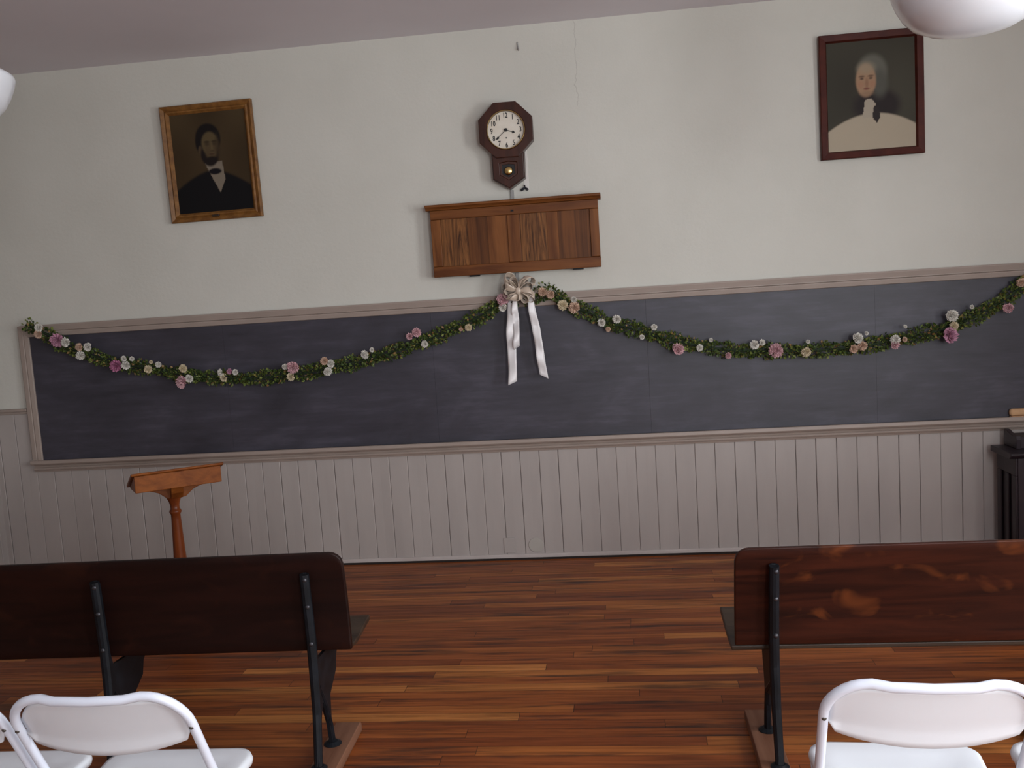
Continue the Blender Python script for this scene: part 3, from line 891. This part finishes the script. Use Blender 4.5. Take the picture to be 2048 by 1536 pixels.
tail('bow_tail', -0.515, -0.4585, 1.60, 1.112, 1.085, 0.048, 0.030, 2.6, 'right tail')

# ---------------------------------------------------------------- lectern
LWD = wood('lectern_wood', (0.130, 0.032, 0.007), (0.270, 0.080, 0.014), 0.45, 'x', 0.7, 0.2)
LWV = wood('lectern_post_wood', (0.120, 0.025, 0.007), (0.230, 0.056, 0.012), 0.35, 'z', 0.7, 0.25)
TH = math.radians(32.4)
A0 = Vector((-2.365, -1.261, 0.0))
lec = empty('lectern', (0, 0, 0))
fx = Vector((math.cos(TH), math.sin(TH), 0)); bk = Vector((-math.sin(TH), math.cos(TH), 0))
lw_, ld_ = 0.404, 0.42
ctr = A0+fx*lw_/2+bk*ld_/2
lec.location = ctr
lec.rotation_euler = (0, 0, TH)
tag(lec, 'orange-brown wooden lectern on a turned post, standing behind the left bench', 'lectern')
hw, hd = lw_/2, ld_/2
bm = bmesh.new()
prism(bm, [(-hd, 0.750), (-hd, 0.832), (hd, 0.716), (hd, 0.704)], 'x', -hw, hw)
obj('desk_box', bm, LWD, lec, bevel=0.003)
bm = bmesh.new()
sl = (0.832-0.716)/(2*hd)
zt = lambda y: 0.832-(y+hd)*sl
prism(bm, [(-hd-0.014, zt(-hd-0.014)), (-hd-0.016, zt(-hd-0.016)+0.008), (-hd-0.010, zt(-hd)+0.016), (hd+0.028, zt(hd+0.028)+0.016), (hd+0.034, zt(hd+0.034)+0.008), (hd+0.030, zt(hd+0.03))], 'x', -hw-0.014, hw+0.014)
obj('desk_top', bm, LWD, lec, bevel=0.003)
bm = bmesh.new()
box(bm, -hw, hw, hd+0.010, hd+0.028, zt(hd)+0.012, zt(hd)+0.034)
obj('book_ledge', bm, LWD, lec, bevel=0.003)
bm = bmesh.new()
prism(bm, [(-0.145, 0.722), (-0.145, 0.732), (0.145, 0.732), (0.145, 0.722), (0.110, 0.712), (0.085, 0.702), (0.070, 0.690), (0.055, 0.677), (0.045, 0.668), (-0.045, 0.668), (-0.055, 0.677), (-0.070, 0.690), (-0.085, 0.702), (-0.110, 0.712)], 'y', -0.030, 0.030)
prism(bm, [(-0.10, 0.738), (0.10, 0.716), (0.085, 0.702), (0.045, 0.668), (-0.045, 0.668), (-0.085, 0.702)], 'x', -0.030, 0.030)
obj('post_bracket', bm, LWD, lec, bevel=0.004)
bm = bmesh.new()
lathe(bm, [(0, 0.690), (0.046, 0.690), (0.040, 0.668), (0.029, 0.648), (0.023, 0.625), (0.0225, 0.603), (0.028, 0.598), (0.0305, 0.590), (0.028, 0.582), (0.0235, 0.577), (0.024, 0.55), (0.028, 0.43), (0.034, 0.30), (0.043, 0.20), (0.040, 0.17), (0.050, 0.155), (0.05, 0.13), (0.038, 0.12), (0.055, 0.10), (0.055, 0.045), (0, 0.045)], (-0.010, 0.015, 0), seg=32)
obj('turned_post', bm, LWV, lec, smooth=True)
for k in range(4):
    bm = bmesh.new()
    prism(bm, [(0.03, 0.045), (0.05, 0.11), (0.12, 0.075), (0.20, 0.03), (0.235, 0.022), (0.235, 0.0), (0.19, 0.0), (0.12, 0.03)], 'y', -0.018, 0.018)
    f = obj('foot', bm, LWV, lec, bevel=0.004)
    f.rotation_euler = (0, 0, math.pi/4+k*math.pi/2)

# ---------------------------------------------------------------- dark cabinet at the right
CAB = wood('dark_cabinet_wood', (0.017, 0.012, 0.016), (0.034, 0.023, 0.029), 0.42, 'z', 0.8)
cab = empty('low_cabinet', (2.39, 0, 0))
tag(cab, 'low dark-stained wooden cabinet with overhanging top against the wainscot, under the eraser', 'cabinet')
def cbo(name, bm, **k):
    o = obj(name, bm, CAB, cab, **k); o.location = (-2.39, 0, 0); return o
cx0, cx1, cy0, cy1 = 2.020, 2.76, -0.325, -0.075
bm = bmesh.new(); box(bm, cx0+0.012, cx1-0.012, cy0+0.012, cy1, 0.03, 0.555); cbo('body', bm)
for y0, y1 in ((cy0, cy0+0.05), (cy0+0.10, cy0+0.135), (cy1-0.05, cy1)):
    bm = bmesh.new(); box(bm, cx0, cx0+0.011, y0, y1, 0.0, 0.46); cbo('side_stile', bm, bevel=0.003)
bm = bmesh.new(); box(bm, cx0, cx0+0.011, cy0, cy1, 0.461, 0.555); cbo('side_rail', bm, bevel=0.003)
for xx in ((cx0+0.012, cx0+0.07), (2.36, 2.42), (cx1-0.07, cx1-0.012)):
    bm = bmesh.new(); box(bm, xx[0], xx[1], cy0, cy0+0.011, 0.0, 0.555); cbo('front_stile', bm, bevel=0.003)
bm = bmesh.new()
prism(bm, [(cy1, 0.556), (cy0-0.004, 0.556), (cy0-0.014, 0.562), (cy0-0.026, 0.572), (cy0-0.030, 0.580), (cy0-0.026, 0.588), (cy1, 0.588)], 'x', cx0-0.034, cx1+0.03)
cbo('top', bm, bevel=0.004)
bm = bmesh.new()
prism(bm, [(cy1, 0.589), (cy1, 0.676), (cy1-0.03, 0.676), (cy1-0.07, 0.664), (cy1-0.12, 0.655), (cy1-0.16, 0.662), (cy1-0.17, 0.640), (cy1-0.165, 0.589)], 'x', 2.058, 2.082)
cbo('gallery_side', bm, bevel=0.003)
bm = bmesh.new(); box(bm, 2.083, 2.70, cy1-0.15, cy1-0.01, 0.589, 0.652); cbo('gallery_box', bm, bevel=0.003)

# ---------------------------------------------------------------- benches
def bench_wood(name, lo, hi, spot):
    m = mat(name, lo, 0.45, 0.22)
    v = coords(m, (1.2, 12, 14))
    n1 = noise(m, v, 1.4, 6, 0.62, 0.8)
    c = ramp(m, n1, [(0.34, lo), (0.66, hi)])
    n2 = noise(m, coords(m, (1, 1, 1.6)), 6.5, 3, 0.5, 0.6)
    f = ramp(m, n2, [(0.60, (0, 0, 0)), (0.72, (0.75, 0.75, 0.75))])
    L(m, mixc(m, f, c, spot), m.node_tree.nodes['Principled BSDF'].inputs['Base Color'])
    return m
BR = bench_wood('bench_wood_blotched', (0.016, 0.0044, 0.0030), (0.050, 0.0115, 0.0056), (0.135, 0.036, 0.010))  # orange blotches scattered by noise over the red-brown grain
BL = bench_wood('bench_wood_dark', (0.008, 0.0026, 0.0020), (0.017, 0.0048, 0.0032), (0.024, 0.007, 0.004))
SEATW = wood('bench_seat_wood', (0.022, 0.013, 0.009), (0.055, 0.033, 0.020), 0.4, 'x', 0.7, 0.3)
SKID = wood('skid_wood', (0.130, 0.050, 0.026), (0.215, 0.100, 0.058), 0.6, 'y', 0.7)
def bench(label, x0, x1, sx0, sx1, supports, fy, bwood, skx, lean=0.098, zlo=0.418, zhi=0.768, ysr=-2.452, zsr=0.0, turn=0.0):
    t = empty('recitation_bench', ((x0+x1)/2, -2.35, 0))
    tag(t, label, 'bench', 'old iron-framed benches facing the chalkboard')
    off = Vector(t.location)
    def bo(name, bm, m, **k):
        o = obj(name, bm, m, t, **k); o.location = -off; return o
    # back: gently curved board with rounded top corners
    bm = bmesh.new()
    NZz, rc = 12, 0.045
    def yb(z):
        s = (z-zlo)/(zhi-zlo)
        return -2.462-lean*s+0.010*math.sin(math.pi*s)
    xs = [x0, x0+0.006, x0+0.016, x0+0.03, x0+0.045]+[x0+0.045+(x1-x0-0.09)*k/24 for k in range(1, 24)]+[x1-0.045, x1-0.03, x1-0.016, x1-0.006, x1]
    def ztop(x):
        d = min(x-x0, x1-x)
        if d >= rc: return zhi
        return zhi-rc+math.sqrt(max(0, rc*rc-(rc-d)**2))
    F, B = [], []
    for x in xs:
        zt_ = ztop(x)
        f, b = [], []
        for k in range(NZz+1):
            z = zlo+(zt_-zlo)*k/NZz
            f.append(bm.verts.new((x, yb(z)+0.020, z)))
            b.append(bm.verts.new((x, yb(z), z)))
        F.append(f); B.append(b)
    for i in range(len(xs)-1):
        for k in range(NZz):
            bm.faces.new((F[i][k], F[i+1][k], F[i+1][k+1], F[i][k+1]))
            bm.faces.new((B[i][k], B[i+1][k], B[i+1][k+1], B[i][k+1]))
        bm.faces.new((F[i][0], F[i+1][0], B[i+1][0], B[i][0]))
        bm.faces.new((F[i][-1], F[i+1][-1], B[i+1][-1], B[i][-1]))
    for i in (0, len(xs)-1):
        for k in range(NZz):
            bm.faces.new((F[i][k], F[i][k+1], B[i][k+1], B[i][k]))
    bo('backrest', bm, bwood, smooth=True, bevel=0.004, angle=50)
    bm = bmesh.new()
    prism(bm, [(ysr, 0.398+zsr), (ysr, 0.414+zsr), (-2.36, 0.408+zsr*0.5), (-2.26, 0.410), (-2.14, 0.424), (-2.108, 0.424), (-2.10, 0.414), (-2.11, 0.402), (-2.16, 0.400), (-2.30, 0.390)], 'x', sx0, sx1)
    bo('seat', bm, SEATW, bevel=0.004)
    for sx in supports:
        bm = bmesh.new()
        prof = [(-2.553, 0.715), (-2.562, 0.700), (-2.523, 0.56), (-2.497, 0.45), (-2.496, 0.36), (-2.510, 0.20), (-2.548, 0.041), (-2.512, 0.041), (-2.482, 0.17), (-2.445, 0.236), (fy-0.045, 0.20), (fy-0.012, 0.041), (fy+0.020, 0.041), (fy-0.004, 0.13), (fy+0.006, 0.225), (-2.262, 0.280), (-2.246, 0.330), (-2.19, 0.372), (-2.13, 0.397), (-2.16, 0.3985), (-2.30, 0.3885), (-2.455, 0.3965), (-2.470, 0.44), (-2.498, 0.56), (-2.532, 0.700)]
        # thin cast web with thicker rear strut
        def fold(y, z): return y+(0.098-lean)*max(0.0, (z-0.42)/0.35)
        prof = [(fold(y, z), z) for y, z in prof]
        prism(bm, prof, 'x', sx-0.006, sx+0.006)
        tube(bm, [(sx, fold(-2.560, 0.712), 0.712), (sx, fold(-2.532, 0.60), 0.60), (sx, fold(-2.503, 0.48), 0.48), (sx, -2.492, 0.36), (sx, -2.500, 0.22), (sx, -2.532, 0.046)], [0.016, 0.0165, 0.017, 0.017, 0.0155, 0.0145], 10)
        tube(bm, [(sx, -2.465, 0.30), (sx, fy-0.05, 0.21), (sx, fy-0.01, 0.12), (sx, fy+0.004, 0.046)], [0.010, 0.013, 0.012, 0.0125], 8)
        lathe(bm, [(0, 0.052), (0.018, 0.052), (0.030, 0.043), (0.030, 0.0405), (0, 0.0405)], (sx, -2.532, 0), 14)
        lathe(bm, [(0, 0.052), (0.018, 0.052), (0.032, 0.043), (0.032, 0.0405), (0, 0.0405)], (sx, fy+0.004, 0), 14)
        sup = bo('iron_support', bm, IRON)
        for z, y in ((0.695, -2.569), (0.60, -2.546), (0.47, -2.519)):
            bm = bmesh.new()
            lathe(bm, [(0, 0.005), (0.005, 0.0045), (0.008, 0.001), (0.008, -0.001), (0, -0.001)], seg=12)
            b = obj('bolt', bm, mat('bolt_steel', (0.07, 0.07, 0.08), 0.4, 0.5, 0.7) if 'bolt_steel' not in bpy.data.materials else bpy.data.materials['bolt_steel'], sup, smooth=True)
            b.location = (sx+0.004, fold(y, z), z)
            b.rotation_euler = (math.pi/2, 0, 0)
    for (a, b, yf) in skx:
        bm = bmesh.new()
        prism(bm, [(-2.86, 0.0), (-2.86, 0.032), (-2.85, 0.040), (yf-0.012, 0.040), (yf, 0.030), (yf, 0.0)], 'x', a, b)
        bo('skid', bm, SKID, bevel=0.003)
    if turn:
        pv = Vector((x1, -2.45, 0))
        t.location = pv+Matrix.Rotation(turn, 3, 'Z') @ (t.location-pv)
        t.rotation_euler = (0, 0, turn)
    return t
bench('very dark wooden bench on black iron standards, left of the aisle', -2.72, -0.972, -2.74, -0.995, [-1.100, -1.835, -2.57], -2.360, BL,
      [(-1.135, -1.040, -2.178), (-1.88, -1.785, -2.178), (-2.615, -2.52, -2.178)], 0.035, 0.428, 0.778, -2.40, 0.006, 0.030)
bench('blotchy red-brown wooden bench on black iron standards, right of the aisle', 0.312, 2.06, 0.300, 2.08, [0.430, 1.330, 1.95], -2.285, BR,
      [(0.371, 0.463, -2.112), (1.285, 1.375, -2.112), (1.905, 1.995, -2.112)])

# ---------------------------------------------------------------- folding chairs
def make_chair():
    t = empty('folding_chair')
    # U tube: front feet -> over the back
    TX, YT, ZT, YF = 0.205, -0.224, 0.785, 0.193
    rc = 0.085
    def ly(z): return YF+(YT-YF)*(z/ZT)
    pts = [(-TX, ly(z), z) for z in (0.0, 0.2, 0.4, 0.55, 0.65, ZT-rc)]
    for k in range(1, 8):
        a = math.pi-k/8*math.pi/2
        z = ZT-rc+rc*math.sin(a)
        pts.append((-TX+rc+rc*math.cos(a), ly(z)+0.0, z))
    # top dips slightly between the bends
    pts += [(-TX+rc+0.005, YT, ZT), (-0.08, YT-0.010, ZT-0.003), (0.0, YT-0.014, ZT-0.004), (0.08, YT-0.010, ZT-0.003), (TX-rc-0.005, YT, ZT)]
    for k in range(1, 8):
        a = math.pi/2-k/8*math.pi/2
        z = ZT-rc+rc*math.sin(a)
        pts.append((TX-rc+rc*math.cos(a), ly(z), z))
    pts += [(TX, ly(z), z) for z in (ZT-rc, 0.65, 0.55, 0.4, 0.2, 0.0)]
    bm = bmesh.new(); tube(bm, pts, 0.0108, 12)
    fr = obj('back_tube', bm, WHITEM, t, smooth=True)
    # moulded backrest panel
    bm = bmesh.new()
    NXx, NZz = 28, 10
    G = {}
    for s in (0, 1):
        for i in range(NXx+1):
            u = i/NXx*2-1
            hwid = 0.194
            x = u*hwid
            zt_ = ZT-0.006-0.060*max(0, (abs(u)-0.60)/0.40)**2.2-0.006*(1-u*u)
            zb_ = 0.658-0.034*(1-u*u)**0.8 + 0.020*max(0, (abs(u)-0.93)/0.07)
            for k in range(NZz+1):
                v = k/NZz
                z = zb_+(zt_-zb_)*v
                bulge = 0.030*(1-u*u)*(1-0.55*v)
                lip = 0.010*(1-sst(0.0, 0.28, v))*(1-0.3*u*u)
                y = ly(z)+0.006-bulge-lip+(0.004 if s else 0.0)
                G[s, i, k] = bm.verts.new((x, y, z))
    for s in (0, 1):
        for i in range(NXx):
            for k in range(NZz):
                bm.faces.new((G[s, i, k], G[s, i+1, k], G[s, i+1, k+1], G[s, i, k+1]))
    for i in range(NXx):
        for k in (0, NZz): bm.faces.new((G[0, i, k], G[0, i+1, k], G[1, i+1, k], G[1, i, k]))
    for k in range(NZz):
        for i in (0, NXx): bm.faces.new((G[0, i, k], G[0, i, k+1], G[1, i, k+1], G[1, i, k]))
    obj('backrest', bm, WHITEP, t, smooth=True)
    # seat
    bm = bmesh.new()
    out = []
    cr = 0.055
    def arc(cx, cy, r, a0, a1, n=7):
        return [(cx+r*math.cos(math.radians(a0+(a1-a0)*k/n)), cy+r*math.sin(math.radians(a0+(a1-a0)*k/n))) for k in range(n+1)]
    fwid, rwid, yf, yr = 0.198, 0.180, 0.200, -0.185
    out += arc(fwid-cr, yf-cr, cr, 0, 90)+arc(-fwid+cr, yf-cr, cr, 90, 180)+arc(-rwid+0.07, yr+0.07, 0.07, 180, 270)+arc(rwid-0.07, yr+0.07, 0.07, 270, 360)
    def ring(sc_, z): return [bm.verts.new((x*sc_, (y-0.005)*sc_+0.005, z)) for x, y in out]
    rr = [ring(0.94, 0.424), ring(0.99, 0.428), ring(1.0, 0.438), ring(0.985, 0.449), ring(0.93, 0.452), ring(0.7, 0.446), ring(0.35, 0.442)]
    for A, B in zip(rr, rr[1:]):
        n = len(A)
        for i in range(n): bm.faces.new((A[i], A[(i+1) % n], B[(i+1) % n], B[i]))
    bm.faces.new(rr[0]); bm.faces.new(rr[-1])
    obj('seat', bm, WHITEP, t, smooth=True)
    for s in (-1, 1):
        bm = bmesh.new()
        tube(bm, [(s*0.185, 0.13, 0.43), (s*0.185, -0.05, 0.215), (s*0.185, -0.23, 0.0)], 0.011, 10)
        obj('rear_leg', bm, WHITEM, t, smooth=True)
    bm = bmesh.new(); tube(bm, [(-0.184, -0.155, 0.09), (0.184, -0.155, 0.09)], 0.009, 8); obj('stretcher', bm, WHITEM, t, smooth=True)
    bm = bmesh.new(); tube(bm, [(-0.202, 0.10, 0.18), (0.202, 0.10, 0.18)], 0.009, 8); obj('stretcher', bm, WHITEM, t, smooth=True)
    for s in (-1, 1):
        bm = bmesh.new()
        lathe(bm, [(0, 0.003), (0.004, 0.0025), (0.0055, 0), (0.0055, -0.003), (0, -0.003)], seg=10)
        b = obj('screw', bm, SCREW, t, smooth=True)
        z = 0.692
        b.location = (s*TX, ly(z)-0.0108, z)
        b.rotation_euler = (math.pi/2+0.35, 0, 0)
    return t
def dup(root, loc, rz):
    r = root.copy(); COL.objects.link(r); r.location = loc; r.rotation_euler = (0, 0, rz)
    for ch in list(root.children):
        c = ch.copy(); COL.objects.link(c); c.parent = r
    return r
CH = [((0.588, -3.375, 0), -0.052, 'white plastic folding chair behind the right bench, with its whole backrest in view'),
      ((1.060, -3.375, 0), -0.03, 'white folding chair cut off by the lower right edge, only a seat corner showing'),
      ((-1.208, -3.387, 0), 0.029, 'white plastic folding chair behind the left bench, second from the left'),
      ((-1.655, -3.392, 0), 0.029, 'white folding chair at the lower left corner, mostly cut off by the frame')]
ch0 = make_chair()
for i, (loc, rz, lab) in enumerate(CH):
    o = ch0 if i == 0 else dup(ch0, loc, rz)
    o.location = loc
    o.rotation_euler = (0, 0, rz)
    tag(o, lab, 'chair', 'white folding chairs behind the benches')

# ---------------------------------------------------------------- pendant lamps
OPAL = mat('opal_glass', (0.66, 0.68, 0.72), 0.18, 0.5)
OPAL.node_tree.nodes['Principled BSDF'].inputs['Subsurface Weight'].default_value = 0.0
DBR = mat('dark_bronze', (0.08, 0.06, 0.045), 0.4, 0.5, 0.8)
def lamp(x, y, z, label):
    t = empty('pendant_lamp', (x, y, CZ))
    tag(t, label, 'lamp', 'white glass globe pendant lamps')
    dz = z-CZ
    bm = bmesh.new()
    lathe(bm, [(0, 0), (0.065, 0.004), (0.115, 0.016), (0.155, 0.036), (0.180, 0.062), (0.197, 0.092), (0.210, 0.124), (0.217, 0.150), (0.214, 0.160), (0.200, 0.170), (0.150, 0.196), (0.110, 0.215), (0.080, 0.236), (0.068, 0.262), (0.066, 0.275), (0, 0.275)], (0, 0, dz), 48)
    obj('glass_globe', bm, OPAL, t, smooth=True)
    bm = bmesh.new(); lathe(bm, [(0, 0.270), (0.076, 0.270), (0.078, 0.290), (0.060, 0.315), (0.020, 0.330), (0, 0.330)], (0, 0, dz), 32)
    obj('globe_holder', bm, DBR, t, smooth=True)
    bm = bmesh.new(); tube(bm, [(0, 0, dz+0.325), (0, 0, -0.02)], 0.009, 10); obj('stem', bm, DBR, t, smooth=True)
    bm = bmesh.new(); lathe(bm, [(0, -0.001), (0.07, -0.001), (0.068, -0.012), (0.03, -0.035), (0, -0.035)], (0, 0, 0), 32); obj('ceiling_canopy', bm, DBR, t, smooth=True)
lamp(1.020, -2.60, 2.247, 'white glass globe pendant lamp cut off at the top right corner')
lamp(-2.125, -2.60, 2.250, 'white glass globe pendant lamp, only a sliver showing at the left edge')
